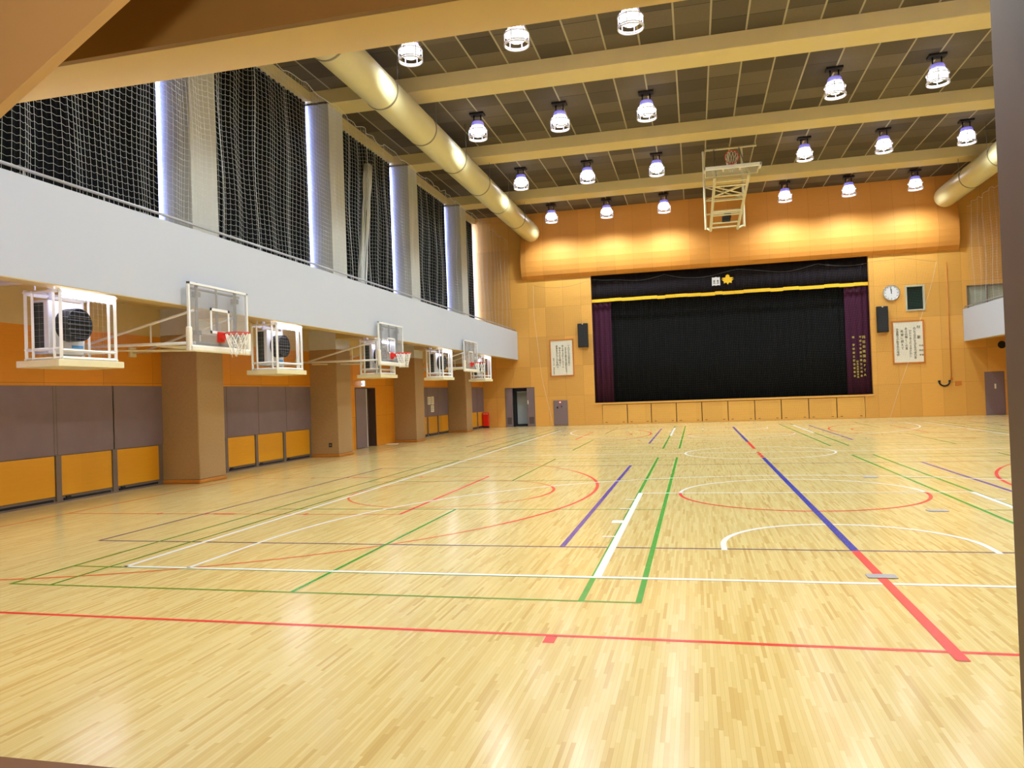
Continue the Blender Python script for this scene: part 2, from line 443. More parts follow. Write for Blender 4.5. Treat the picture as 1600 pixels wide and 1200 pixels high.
b.box(-4.8, -4.6, -3.2, 2.5, 0, 4.0); b.box(3.0, 3.2, -3.2, 2.5, 0, 4.0); b.box(-4.8, 3.2, -3.4, -3.2, 0, 4.0); b.box(-4.8, 3.2, -3.4, 2.5, 4.0, 4.2); b.box(-4.8, 3.2, 2.47, 2.498, 3.06, 4.0, 2)
struct(b.build('wall_lobby', ['lobby', 'threshold', 'lintel_board']), 'brown entrance lobby behind the doorway with dark threshold at lower left', 'lobby')

# ------------------------------------------------------------------ ceiling and beams
b = B(); b.box(XL-.4, XR+.4, 2.4, 46, ZC, ZC+.3)
struct(b.build('ceiling', 'ceiling'), 'dark acoustic board ceiling with pale grid bars', 'ceiling')
BL = ['nearest the entrance, hidden above the doorway', 'first in view behind the nearest lamp row', 'second in view, third of the row',
      'third in view, second nearest the stage', 'nearest the stage, running into the curved wood canopy']
for i, (y0, y1) in enumerate([(7.7, 8.65)]+PIL):
    b = B(); b.box(XL, XR, y0, y1, ZB, ZC+.05)
    struct(b.build('beam', 'cream', bevel=.015), 'cream ceiling beam '+['hidden above the doorway, nearest the entrance', 'standing over the first pillar, behind the lintel',
        'across the hall over the second pillar, in front of the second lamp row', 'across the hall over the third pillar, before the folded hoop',
        'across the hall over the fourth pillar, nearest the stage'][i], 'beam')
for s, x, nm in ((1, XL, 'left'), (-1, XR, 'right')):
    b = B(); b.box(x, x+s*.3, YF, YB, 10.86, ZC+.05)
    struct(b.build('trim_3' if s > 0 else 'trim_4', 'cream'), f'cream cornice strip above the {nm} gallery windows', 'cornice')

# ------------------------------------------------------------------ left wall
bays = [(YF, 14.28), (15.22, 20.85), (21.8, 27.38), (28.33, 33.98), (34.92, YB)]
wins = [(8.65, 14.28), (15.22, 20.85), (21.8, 27.38), (28.33, 33.98), (34.92, 38.45)]
b = B()
EX = (23.95, 25.62, 0, 2.12)
wall_holes(b, 'x', YF-.24, YB+.2, 3.22, ZC+.1, XL-.3, XL, [(a, c, 5.3, 10.7) for a, c in wins], 0)
wall_holes(b, 'x', YF-.24, YB+.2, 2.15, 3.22, XL-.3, XL, [], 1)
# lower storey, bay by bay
for i, (y0, y1) in enumerate([(YF-.24, 14.75), (14.75, 21.3), (21.3, 27.8), (27.8, 34.5), (34.5, YB+.2)]):
    if i == 2: wall_holes(b, 'x', y0, y1, 0, 2.15, XL-.3, XL, [EX], 1)
    else:
        b.box(XL-.3, XL, y0, y1, .87, 2.15, 2); b.box(XL-.3, XL-.02, y0, y1, 0, .87, 3)
b.box(XL-.1, -10.97, 34.8, YB+.1, 2.15, 3.22, 1); b.box(XL-.1, -10.97, 34.8, YB+.1, .87, 2.15, 2); b.box(XL-.1, -10.99, 34.8, YB+.1, 0, .87, 3); b.box(XL-.1, -10.98, 34.8, YB+.1, 3.22, 3.9, 0)
WL = b.build('wall_left', ['beige', 'orange_wood_y', 'band', 'steel_grey'])
struct(WL, 'left hall wall, amber wood above a mauve band with low wooden hatches', 'wall')
# frames, hatches and dark slots along the foot of the wall
def low_bay(y0, y1, cuts, XL=XL):
    e = [y0]+cuts+[y1]
    for i in range(len(e)-1):
        a, c = e[i]+.07, e[i+1]-.07
        b = B(); b.box(XL-.03, XL-.005, a, c, .12, .855); b.build('floor_level_hatch', 'panel_wood', WL, bevel=.004)
        b = B(); b.box(XL-.03, XL+.005, a+.05, c-.05, .015, .07); b.box(XL-.02, XL+.012, a+.1, a+.2, .03, .1, 0)
        b.build('floor_vent_slot', 'black', WL)
    for yy in cuts:
        b = B(); b.box(XL-.03, XL+.02, yy-.06, yy+.06, 0, .87); b.build('hatch_post', 'steel_grey', WL, bevel=.004)
    b = B(); b.box(XL-.03, XL+.03, y0, y1, 0, .03); b.build('floor_rail', 'steel_grey', WL)
low_bay(6.8, 14.2, [8.2, 9.8, 11.46, 12.84]); low_bay(15.22, 20.8, [16.55, 17.88, 19.28]); low_bay(28.33, 33.98, [29.7, 31.1, 32.45]); low_bay(34.92, 38.55, [36.1, 37.35], -10.97)
for i in (0, 1, 3, 4):
    y0, y1 = bays[i]; n = max(2, round((y1-y0)/1.4))
    b = B()
    for k in range(1, n):
        yy = {0: [11.46, 12.84][k-1] if k < 3 else 0}.get(i, y0+(y1-y0)*k/n) or y0+(y1-y0)*k/n
        xx = XL if i < 4 else -10.97; b.box(xx-.01, xx+.006, yy-.012, yy+.012, .87, 2.15)
    b.build('band_seam', 'steel_grey', WL)
# exit door in the third bay
d = thing('door_1', 'dark brown double exit door between the second and third pillars, one leaf ajar', 'door', (XL, 24.78, 0), kind='structure')
b = B(); b.box(-.05, -.02, -.82, .1, .02, 2.1); b.build('door_leaf', 'door_grey', d)
b = B(); b.box(-.28, -.25, .12, .83, .02, 2.1); b.build('door_leaf', 'door_dark', d)
b = B(); b.box(-.05, .0, .1, .125, .02, 2.1); b.build('door_edge', 'white_metal', d)
b = B(); b.box(-.3, .01, -.84, -.81, 0, 2.13); b.box(-.3, .01, .82, .85, 0, 2.13); b.box(-.3, .01, -.84, .85, 2.09, 2.13); b.build('door_frame', 'door_dark', d)
b = B(); b.box(-.31, -.28, -.9, .9, 0, 2.2); b.build('backing', 'black', d)
t = thing('exit_sign', 'small lit exit sign above the dark double door on the left wall', 'exit sign', (XL+.09, 24.5, 2.27))
b = B(); b.box(-.09, .05, -.03, .03, -.1, .1); b.build('housing', 'white_metal', t, bevel=.006)
b = B(); b.box(-.08, .04, -.034, -.03, -.09, .09); b.build('lit_face', 'signlight', t)
b = B(); b.box(-.07, -.04, -.037, -.034, -.06, .02); b.lathe([(.015, -.037), (.015, -.034)], c=(-.055, 0, .045), n=10, axis='y'); b.build('running_figure', 'signgreen', t)

# ------------------------------------------------------------------ upper windows + blackout curtains
def pleat(b, a0, a1, z0, z1, fixed, axis, amp=.05, wl=.22, mi=0, th=.012, seed=0, zfn=None):
    rnd = random.Random(seed); n = max(8, int((a1-a0)/(wl/8)))
    ph = 0; front = []
    for i in range(n+1):
        a = a0+(a1-a0)*i/n; ph += 2*PI*(a1-a0)/n/wl*(.75+.5*rnd.random())
        front.append((a, fixed+amp*math.sin(ph)))
    vs = []; zs = [z0, z0+(z1-z0)*.35, z0+(z1-z0)*.7, z1]
    for k, z in enumerate(zs):
        for a, f in front:
            zz = z
            if zfn: zz = zfn(a, k)
            for q in (0, th):
                f2 = fixed+(f-fixed)*(1-.12*k)+q
                vs.append((f2, a, zz) if axis == 'y' else (a, f2, zz))
    w = 2*(n+1); fs = []
    for k in range(3):
        for i in range(n):
            o = k*w+2*i
            fs.append((o, o+2, o+w+2, o+w)); fs.append((o+1, o+w+1, o+w+3, o+3))
        for i in (0, n): o = k*w+2*i; fs.append((o, o+1, o+w+1, o+w))
    for i in range(n):
        fs.append((2*i, 2*i+1, 2*i+3, 2*i+2)); o = 3*w+2*i; fs.append((o, o+2, o+3, o+1))
    b.add(vs, fs, mi, True)
ORD = ['first', 'second', 'third', 'fourth', 'fifth']
for i, (y0, y1) in enumerate(wins):
    wd = thing(f'window_{i+1}', f'tall gallery window behind the {ORD[i]} dark curtain from the entrance', 'window', (XL-.2, (y0+y1)/2, 5.3), kind='structure')
    h = (y1-y0)/2; b = B()
    for yy in (-h+.03, -h/3, h/3, h-.03): b.box(-.03, .03, yy-.03, yy+.03, 0, 5.5)
    for zz in (.03, 1.9, 3.7, 5.47): b.box(-.03, .03, -h, h, zz-.03, zz+.03)
    b.build('window_frame', 'alu', wd)
    b = B(); b.box(-.006, .006, -h+.02, h-.02, .02, 5.48); b.build('window_pane', 'pane', wd)
    gap = .055
    c = thing('blackout_curtain', ['black gallery curtain nearest the entrance, behind the first stretch of netting', 'black gallery curtain between the first and second pillars',
        'black gallery curtain parted round a bundle of white net, third from the entrance', 'black gallery curtain between the third and fourth pillars',
        'narrow black gallery curtain nearest the stage'][i], 'curtain', (XL+.12, 0, 4.4), group='blackout curtains along the left gallery')
    if i == 2:
        for a0, a1 in ((y0, 25.62), (25.58, y1-gap)):
            b = B(); pleat(b, a0, a1, 0, 6.45, 0, 'y', .05, .24, seed=i*3+int(a0)); b.build('curtain_half', 'curtain', c)
    else:
        b = B(); pleat(b, y0, y1-gap, 0, 6.45, 0, 'y', .05, .24, seed=i); b.build('drape', 'curtain', c)
    b = B(); b.tube([(0, y0+.02, 6.435), (0, y1-.02, 6.435)], .015, 8); b.build('curtain_rail', 'grey_metal', c)
# bundle of net gathered in the third window
b = B(); rnd = random.Random(4)
for k in range(16):
    a = k/16*2*PI; b.tube([(.12*math.cos(a)*(1-.03*t)+.02*math.sin(7*t+k), .2*math.sin(a)*(1+.2*math.sin(2.5*t))+.55*t/3*.6, 5.4*t/9*1.0+.02) for t in [0, 1, 2, 3, 4, 5, 6, 7, 8, 9]], .022, 5)
o = b.build('bundled_net', 'net', loc=(XP-.25, 23.2, 4.42)); tag(o, 'white net gathered in a hanging bundle before the third dark curtain', 'net bundle')

# ------------------------------------------------------------------ left and right balconies
def balcony(side):
    s = 1 if side == 'left' else -1
    fx = FX if s > 0 else 12.1; wx = XL if s > 0 else XR
    dz = 0 if s > 0 else -.1
    b = B()
    b.box(fx, fx-s*.14, YF, YB, 3.53+dz, 4.99+dz, 0)
    b.box(fx-s*.14, fx-s*.3, YF, YB, 3.53+dz, 3.85, 1)
    b.box(fx-s*.14, wx, YF, YB, 3.85, 4.4, 1)
    b.box(fx-s*.002, fx-s*.3, YF, YB, 3.515+dz, 3.53+dz, 1)
    o = b.build(f'balcony_{side}', ['fascia', 'beige'])
    struct(o, f'{side} gallery balcony with plain white parapet', 'balcony')
    if s > 0:
        for y0, y1 in PIL:
            b = B(); b.box(XP, fx-.28, y0, y1, 3.56, 3.86); b.build('bracket_beam', 'beige', o)
    r = thing('gallery_handrail', f'grey steel handrail along the top of the {side} white parapet', 'handrail', (fx-s*.07, 0, 4.99+dz))
    b = B(); b.tube([(0, YF+.05, .11), (0, YB-.06, .11)], .024, 10); b.build('top_rail', 'rail', r)
    n = 24
    for k in range(n):
        yy = 4.2+k*(34.2/(n-1)) if k else 4.2
        b = B(); b.bar((0, yy, 0), (0, yy, .1), .022); b.build('rail_post', 'rail', r)
balcony('left'); balcony('right')

# pillars
for i, (y0, y1) in enumerate(PIL):
    for s, nm in ((1, 'left'), (-1, 'right')):
        xa, xb = (XL-.05, XP) if s > 0 else (XR+.05, 13.75)
        b = B(); b.box(xa, xb, y0, y1, .08, 3.25, 0); b.box(xa, xb, y0, y1, 3.25, ZB+.1, 1); b.box(xa, xb+s*.015, y0-.015, y1+.015, 0, .08, 2)
        o = b.build('pillar', ['pillar_low', 'pillar_up', 'kick'], bevel=.02)
        struct(o, f'{ORD[i]} pillar from the entrance on the {nm} side, brown below the balcony and pale above', 'pillar')
b = B(); b.box(-.05, .05, -.012, .0, 0, .12); b.box(-.03, .03, -.016, -.012, .03, .09, 1)
o = b.build('wall_outlet', ['black', 'grey_metal'], loc=(-10.78, 20.85, .3)); tag(o, 'black socket plate low on the second brown pillar', 'wall outlet')
for y, z, w, h, lab in ((31.35, 1.56, .42, .34, 'pale notice paper pinned to the mauve wall, left of the white one'), (31.8, 1.56, .36, .36, 'white notice paper at the upper right of three on the mauve wall'),
                        (31.75, 1.2, .4, .3, 'white notice paper hanging lowest on the mauve wall')):
    b = B(); b.box(0, .004, -w/2, w/2, -h/2, h/2)
    for k in range(5): b.box(.004, .005, -w*.38, w*.3-.05*(k % 2), h*(.32-.15*k)-.012, h*(.32-.15*k), 1)
    o = b.build('notice_paper', ['paper', 'ink'], loc=(XL+.001, y, z)); tag(o, lab, 'notice paper', 'papers on the left wall')
b = B(); b.box(-.22, .22, -.11, .11, 0, .012); b.box(-.2, .2, -.09, .09, .012, .016)
o = b.build('floor_tray', 'paper', loc=(-11.1, 26.35, .002)); tag(o, 'flat white tray lying on the floor beside the third pillar', 'tray')

# ------------------------------------------------------------------ stage wall
b = B(); ST = (-5.03, 8.17, 1.12, 7.75); D1 = (-9.77, -8.19, 0, 2.05); DR = (12.87, 13.69, 0, 1.98); W6 = (12.3, 13.95, 4.45, 5.98); PW = (9.7, 10.54, 4.95, 6.15)
wall_holes(b, 'y', XL-.3, XR+.3, 0, ZC+.1, YB, YB+.2, [ST, (ST[0]+.36, ST[1]-.38, .04, 1.02), D1, DR, W6, PW])
WB = b.build('wall_back', 'orange_wood_x'); struct(WB, 'honey wood end wall around the stage opening', 'wall')
b = B(); b.box(ST[0]-.02, ST[1]+.02, YB-.04, YB+.3, 1.03, 1.12); struct(b.build('trim_5', 'stage_wood', bevel=.006), 'honey wood lip along the front edge of the stage', 'stage edge')
b = B(); b.box(ST[0]+.3, ST[1]-.3, YB+.12, YB+.16, 0, 1.05); b.build('apron_backing', 'black', WB)
edges = [-4.67, -3.4, -2.2, -.96, .28, 1.53, 2.79, 4.02, 5.27, 6.53, 7.79]
for k in range(len(edges)-1):
    b = B(); b.box(edges[k]+.018, edges[k+1]-.018, YB+.0, YB+.03, .045, 1.0)
    p = b.build('storage_front', 'stage_wood', WB, bevel=.004)
    q = B()
    for xx in (edges[k]+.2, edges[k+1]-.2): q.box(xx-.05, xx+.05, YB-.002, YB+.002, .1, .13)
    q.build('finger_pull', 'door_dark', p)
# plinth step above and gallery-level end walls stay part of the wall; the curved canopy over the stage
prof = [(38.6, ZC+.02), (38.54, 10.6), (38.44, 9.9), (38.33, 9.3), (38.27, 8.95), (38.25, 8.6), (38.28, 8.3), (38.33, 8.05), (38.4, 7.85), (38.5, 7.72), (38.62, 7.66), (38.62, ZC+.02)]
b = B(); n = len(prof); x0, x1 = -8.62, 12.02
vs = [(x, *p) for x in (x0, x1) for p in prof]
b.add(vs, [tuple(range(n)), tuple(range(n, 2*n))[::-1]], 0); b.add(vs, [(i, i+1, n+i+1, n+i) for i in range(n-1)], 0, False)
CAN = b.build('wall_canopy', 'canopy_wood')
md = CAN.modifiers.new('weld', 'WELD')
struct(CAN, 'curved orange wood canopy hanging from the ceiling over the stage', 'canopy')
# stage house
b = B(); b.box(-6, 9, YB+.2, 44, 1.0, 1.1, 0); b.box(-6.1, -6, YB+.2, 44, 0, 9); b.box(9, 9.1, YB+.2, 44, 0, 9); b.box(-6, 9, 44, 44.1, 0, 9); b.box(-6, 9, YB+.2, 44, 9, 9.1)
struct(b.build('wall_stage', 'black'), 'black stage space behind the curtains', 'stage')
# stage curtains
for a0, a1, m, lab, fx in ((-5.3, -4.08, 'stage_purple', 'aubergine side curtain at the left of the stage', 39.0), (7.12, 8.5, 'stage_purple', 'aubergine side curtain with gold lettering at the right of the stage', 39.0),
                       (-4.3, 7.4, 'stage_black', 'wide black main curtain closing the stage', 39.25)):
    b = B(); pleat(b, a0, a1, 1.12, 7.7, fx, 'x', .045, .26, seed=int(a0*10))
    o = b.build('stage_curtain', m); tag(o, lab, 'stage curtain', 'stage curtains')
    if a0 == 7.12: PURP = o
v = thing('stage_valance', 'dark valance with gold fringe and two emblems across the top of the stage', 'valance', (0, 38.86, 0))
b = B(); pleat(b, -5.2, 8.3, 6.45, 7.74, 0, 'x', .03, .3, seed=77); b.build('valance_cloth', 'valance', v)
b = B(); rnd = random.Random(3); x = -5.03; dzz = 0
while x < 8.17:
    w = .25+.5*rnd.random(); x2 = min(8.17, x+w); dzz = (rnd.random()-.5)*.035
    b.box(x, x2-.006, -.075-.02*rnd.random(), -.05, 6.3+dzz, 6.46+dzz); x = x2
b.build('gold_fringe', 'gold', v)

# ------------------------------------------------------------------ lettering
def text_mesh(name, body, size, parent, loc, mat, rot=(PI/2, 0, 0), align='CENTER', spacing=1.0, depth=.003, sx=1.0):
    cu = bpy.data.curves.new(name, 'FONT'); cu.body = body; cu.size = size; cu.align_x = align; cu.align_y = 'TOP'; cu.space_line = spacing; cu.extrude = depth
    cu.resolution_u = 2
    tmp = bpy.data.objects.new(name, cu); C.objects.link(tmp)
    dg = bpy.context.evaluated_depsgraph_get(); dg.update()
    me = bpy.data.meshes.new_from_object(tmp.evaluated_get(dg))
    bpy.data.objects.remove(tmp)
    me.materials.clear(); me.materials.append(M[mat])
    o = bpy.data.objects.new(name, me); C.objects.link(o); o.parent = parent
    o.rotation_euler = rot; o.location = loc; o.scale = (sx, 1, 1)
    return o
def column(name, s, x, ztop, zbot, size, parent, y, mat, sx=1.0):
    """one upright line of writing, top to bottom, spread over ztop..zbot"""
    n = len(s); sp = (ztop-zbot)/n
    return text_mesh(name, '\n'.join(s), size, parent, (x, y, ztop), mat, spacing=sp/size, sx=sx)
for s, x, zt, zb, sz in (('同窓会後援会PTA', 7.9, 3.92, 1.9, .15), ('平成十年度卒業生父母会', 7.75, 3.92, 1.88, .11), ('記念品寄贈委員', 7.59, 2.75, 1.88, .1), ('贈　学校創立記念事業会', 7.44, 3.92, 1.88, .11)):
    column('gold_lettering', s, x, zt, zb, sz, PURP, 38.93, 'goldletter')
# emblems on the valance
b = B(); b.prism([(-.19, 1.0), (-.2, .62), (-.19, .58), (-.1, .61), (0, .58), (.1, .61), (.19, .58), (.2, .62), (.19, 1.0), (.08, .985), (0, 1.02), (-.08, .985)], 'y', -.075, -.06)
o = b.build('silver_emblem', 'badge', v, loc=(1.2, 0, 6.18))
b = B()
for sx in (-1, 1):
    b.box(sx*.03, sx*.14, -.08, -.075, .8, .83); b.box(sx*.07, sx*.1, -.08, -.075, .77, .87); b.box(sx*.03, sx*.14, -.08, -.075, .68, .71); b.box(sx*.05, sx*.13, -.08, -.075, .74, .765)
b.build('emblem_marks', 'ink', o)
b = B(); pts = []
for k, (r, a) in enumerate([(.2, 90), (.13, 108), (.3, 160), (.17, 178), (.3, 172), (.2, 205), (.26, 222), (.15, 245), (.24, 270), (.15, 295), (.26, 318), (.2, 335), (.3, 8), (.17, 2), (.3, 20), (.13, 72)]): pts.append((r*math.cos(math.radians(a)), r*math.sin(math.radians(a))))
b.prism(pts, 'y', -.075, -.06); b.lathe([(.1, -.085), (.1, -.06)], c=(0, 0, .16), n=7, axis='y'); b.lathe([(.05, -.095), (.07, -.06)], c=(0, 0, .02), n=12, axis='y')
b.build('gold_emblem', 'gold', v, loc=(1.76, 0, 7.02))

# framed calligraphy boards
def framed(name, lab, x0, x1, z0, z1, cols):
    t = thing(name, lab, 'framed writing', ((x0+x1)/2, YB, (z0+z1)/2)); w, h = (x1-x0)/2, (z1-z0)/2
    b = B(); b.box(-w, w, -.025, 0, -h, h); b.build('paper_sheet', 'paper', t)
    b = B(); f = .07
    b.box(-w-f, w+f, -.04, 0, h, h+f); b.box(-w-f, w+f, -.04, 0, -h-f, -h); b.box(-w-f, -w, -.04, 0, -h, h); b.box(w, w+f, -.04, 0, -h, h)
    b.build('frame', 'frame_wood', t, bevel=.008)
    for s, u, a, c, sz in cols: column('writing', s, -w+2*w*u, h-2*h*a, h-2*h*c, sz, t, -.027, 'ink')
framed('calligraphy_board', 'framed sheet of upright black writing left of the stage', -7.23, -6.1, 2.62, 4.42,
       [('一人ひとりが学び合い', .83, .12, .74, .13), ('心ゆたかに助け合う仲間となろう', .69, .18, .93, .11), ('自ら考え正しく行う人', .55, .13, .8, .12), ('体をきたえ明るく', .41, .19, .75, .13), ('未来をひらく力を持つ', .28, .13, .8, .13), ('昭和六十年　本校生徒会', .12, .5, .98, .075)])
framed('school_song_board', 'framed school song in upright writing below the clock and dark window', 9.13, 10.38, 2.56, 4.45,
       [('校　歌', .86, .1, .48, .16), ('作詞者', .97, .58, .92, .1), ('作曲者', .89, .58, .92, .09), ('みどりの丘にそびえ立つ学び舎', .72, .13, .92, .13), ('ひかりあふれる窓の外に', .57, .2, .88, .12), ('あさ日輝くこの里', .43, .14, .7, .13), ('希望に燃えて', .29, .2, .7, .14), ('ああ我らが若き日の母校', .13, .15, .84, .13)])

# loudspeakers
for x0, x1, lab in ((-5.76, -5.25, 'tall black loudspeaker on the wall left of the stage'), (8.42, 8.9, 'tall black loudspeaker on the wall right of the stage, under the clock')):
    t = thing('wall_speaker', lab, 'loudspeaker', ((x0+x1)/2, YB, 4.01), group='stage loudspeakers'); w = (x1-x0)/2
    b = B(); b.box(-w, w, -.22, 0, 0, 1.22); b.build('cabinet', 'black', t, bevel=.015)
    b = B(); b.box(-w+.03, w-.03, -.235, -.22, .03, 1.16); b.build('grille_cloth', 'speaker', t, bevel=.005)
    b = B(); b.box(-.03, .03, -.24, -.2, 1.17, 1.21); b.build('badge', 'paper', t)
# clock
t = thing('wall_clock', 'round white wall clock with black hands at twelve', 'clock', (9.11, YB-.0, 5.85))
b = B(); b.lathe([(.36, 0), (.37, -.05), (.35, -.07), (.335, -.05)], axis='y', n=40, cap=False); b.build('rim', 'chrome', t)
b = B(); b.lathe([(.345, 0), (.345, -.045)], axis='y', n=40); b.build('dial', 'clockface', t)
b = B()
for k in range(12):
    a = k*PI/6; r0, r1 = (.26, .31) if k % 3 else (.24, .31)
    p = lambda r: (r*math.sin(a), -.049, r*math.cos(a)); b.bar(p(r0), p(r1), .014)
b.build('hour_marks', 'ink', t)
b = B(); b.bar((.01, -.055, -.05), (-.045, -.055, .29), .016); b.build('minute_hand', 'ink', t)
b = B(); b.bar((0, -.06, -.04), (-.008, -.06, .19), .026); b.build('hour_hand', 'ink', t)
# little dark projection window beside the clock
wd = thing('window_6', 'small dark green window with aluminium frame right of the clock', 'window', (10.12, YB, 5.55), kind='structure')
b = B(); b.box(-.36, .36, .06, .08, -.54, .54); b.build('window_pane', 'greenglass', wd)
b = B(); b.box(-.42, -.34, -.03, .1, -.6, .6); b.box(.34, .42, -.03, .1, -.6, .6); b.box(-.34, .34, -.03, .1, .53, .6); b.box(-.34, .34, -.03, .1, -.6, -.53); b.build('window_frame', 'alu', wd, bevel=.006)
wd = thing('window_7', 'frosted grey gallery window above the right white parapet', 'window', (13.12, YB, 5.2), kind='structure')
b = B(); b.box(-.8, .8, .06, .08, -.74, .76); b.build('window_pane', 'frosted', wd)
b = B(); b.box(-.83, -.76, -.02, .1, -.75, .78); b.box(.76, .83, -.02, .1, -.75, .78); b.box(-.8, .8, -.02, .1, .72, .78); b.box(-.03, .03, -.02, .1, -.75, .75); b.build('window_frame', 'steel_grey', wd, bevel=.006)
# doors of the end wall
d = thing('door_2', 'mauve grey double door left of the stage, standing half open', 'door', (-8.98, YB, 0), kind='structure')
b = B(); b.box(-.78, -.4, -.0, .04, .01, 2.03); o = b.build('door_leaf', 'door_grey', d, bevel=.005)
q = B(); q.box(-.71, -.47, -.008, .0, .14, .5); q.build('vent_grille', 'vent', o)
b = B(); b.box(.38, .78, -.0, .04, .01, 2.03); o = b.build('door_leaf', 'door_grey', d, bevel=.005)
q = B(); q.box(.47, .73, -.008, .0, .14, .5); q.build('vent_grille', 'vent', o)
q = B(); q.box(.405, .45, -.006, .0, 1.18, 1.38); q.build('door_notice', 'paper', o)
q = B(); q.box(.4, .43, -.04, 0, .95, 1.05); q.build('door_pull', 'grey_metal', o)
b = B(); b.box(-.8, -.775, -.01, .2, 0, 2.05); b.box(.775, .8, -.01, .2, 0, 2.05); b.box(-.8, .8, -.01, .2, 2.03, 2.06); b.build('door_frame', 'steel_grey', d)
b = B(); b.box(-1.2, 1.2, .22, .25, 0, 2.6, 0)
b = B(); b.box(-1.6, 1.6, 1.5, 1.55, 0, 3); b.box(-1.6, -1.55, .2, 1.5, 0, 3); b.box(1.55, 1.6, .2, 1.5, 0, 3); b.box(-1.6, 1.6, .2, 1.55, 3, 3.05); b.box(-1.6, 1.6, .2, 1.55, -.05, 0)
b.build('passage', 'corridor', d)
b = B(); b.box(-.36, .5, .9, .95, .12, 1.83); b.box(-.36, .5, .88, .9, 1.02, 1.05); o = b.build('inner_door', 'corridor', d)
b = B(); b.box(-.46, -.38, .3, .95, 0, 2.0); b.box(-.46, .7, .3, .98, 1.86, 2.1); b.box(-.46, .7, .86, .98, .0, .1); b.build('inner_frame', 'black', d)
d = thing('door_3', 'mauve grey single door under the right balcony', 'door', (13.28, YB, 0), kind='structure')
b = B(); b.box(-.4, .4, .0, .04, .01, 1.97); b.build('door_leaf', 'door_grey', d, bevel=.005)
b = B(); b.box(-.02, .05, -.006, 0, 1.2, 1.42); b.build('door_notice', 'paper', d)
b = B(); b.tube([(-.33, -.0, .95), (-.33, -.05, .95), (-.25, -.05, .95)], .012, 8); b.build('door_handle', 'grey_metal', d)
b = B(); b.box(-.42, .42, .1, .15, 0, 2.0); b.build('backing', 'black', d)
# hydrant cabinet with a red lamp
t = thing('hydrant_cabinet', 'low grey wall cabinet with red pilot lamp left of the stage', 'cabinet', (-6.82, YB-.021, 0))
b = B(); b.box(-.37, .37, -.03, 0, .03, 1.32); b.build('door', 'door_grey', t, bevel=.006)
b = B(); b.lathe([(.035, 0), (.03, -.05), (.012, -.07)], c=(-.02, -.03, 1.22), axis='y', n=16); b.build('pilot_lamp', 'redlight', t)
b = B(); b.box(-.2, -.12, -.04, -.03, .9, 1.0); b.box(.02, .08, -.04, -.03, .96, 1.02); b.build('latch', 'black', t)
# fire extinguisher boxes
for loc, lab in (((-10.78, 38.3, 0), 'red extinguisher box standing in the far left corner'), ((13.98, 38.35, 0), 'red extinguisher box beside the right door, half hidden by the jamb')):
    t = thing('extinguisher_box', lab, 'extinguisher box', loc, group='red extinguisher boxes')
    b = B(); b.box(-.15, .15, -.12, .12, .08, .82); b.build('case', 'red', t, bevel=.02)
    b = B(); b.box(-.14, .14, -.11, .11, 0, .08); b.build('plinth', 'black', t)
    text_mesh('case_lettering', '消火器', .085, t, (0, -.122, .78), 'paper', depth=.001)
# fittings on the right part of the wall
b = B(); b.tube([(0, 0, .3), (0, 0, 5.7)], .018, 8); b.box(-.05, .05, -.02, .02, .25, .33)
o = b.build('cable_conduit', 'frame_wood', loc=(11.5, YB-.025, 1.42)); tag(o, 'thin cable conduit running up the wood wall right of the song board', 'conduit')
b = B(); b.tube([(.22*math.cos(a), -.03-.04*math.sin(-a)*0, .2*math.sin(a)) for a in [PI+PI*i/12 for i in range(13)]], .035, 10); b.box(-.26, -.17, -.06, 0, -.02, .06); b.box(.17, .26, -.06, 0, -.02, .06)
o = b.build('rope_hook', 'black', loc=(11.2, YB-.005, 1.6)); tag(o, 'dark curved hook on the wood wall left of the grey door', 'hook')
b = B(); b.box(-.14, .14, -.02, 0, -.1, .1); o = b.build('switch_plate', 'frame_wood', loc=(11.78, YB, 1.5), bevel=.006); tag(o, 'pale switch plate beside the dark curved hook', 'switch plate')
t = thing('horn_speaker', 'round black speaker on the wall just under the right balcony', 'loudspeaker', (13.55, YB, 3.18))
b = B(); b.lathe([(.05, 0), (.07, -.1), (.16, -.22), (.17, -.24)], axis='y', n=20); b.build('horn', 'black', t)
b = B(); b.box(-.03, .03, -.08, 0, -.12, .12); b.build('mount', 'grey_metal', t)

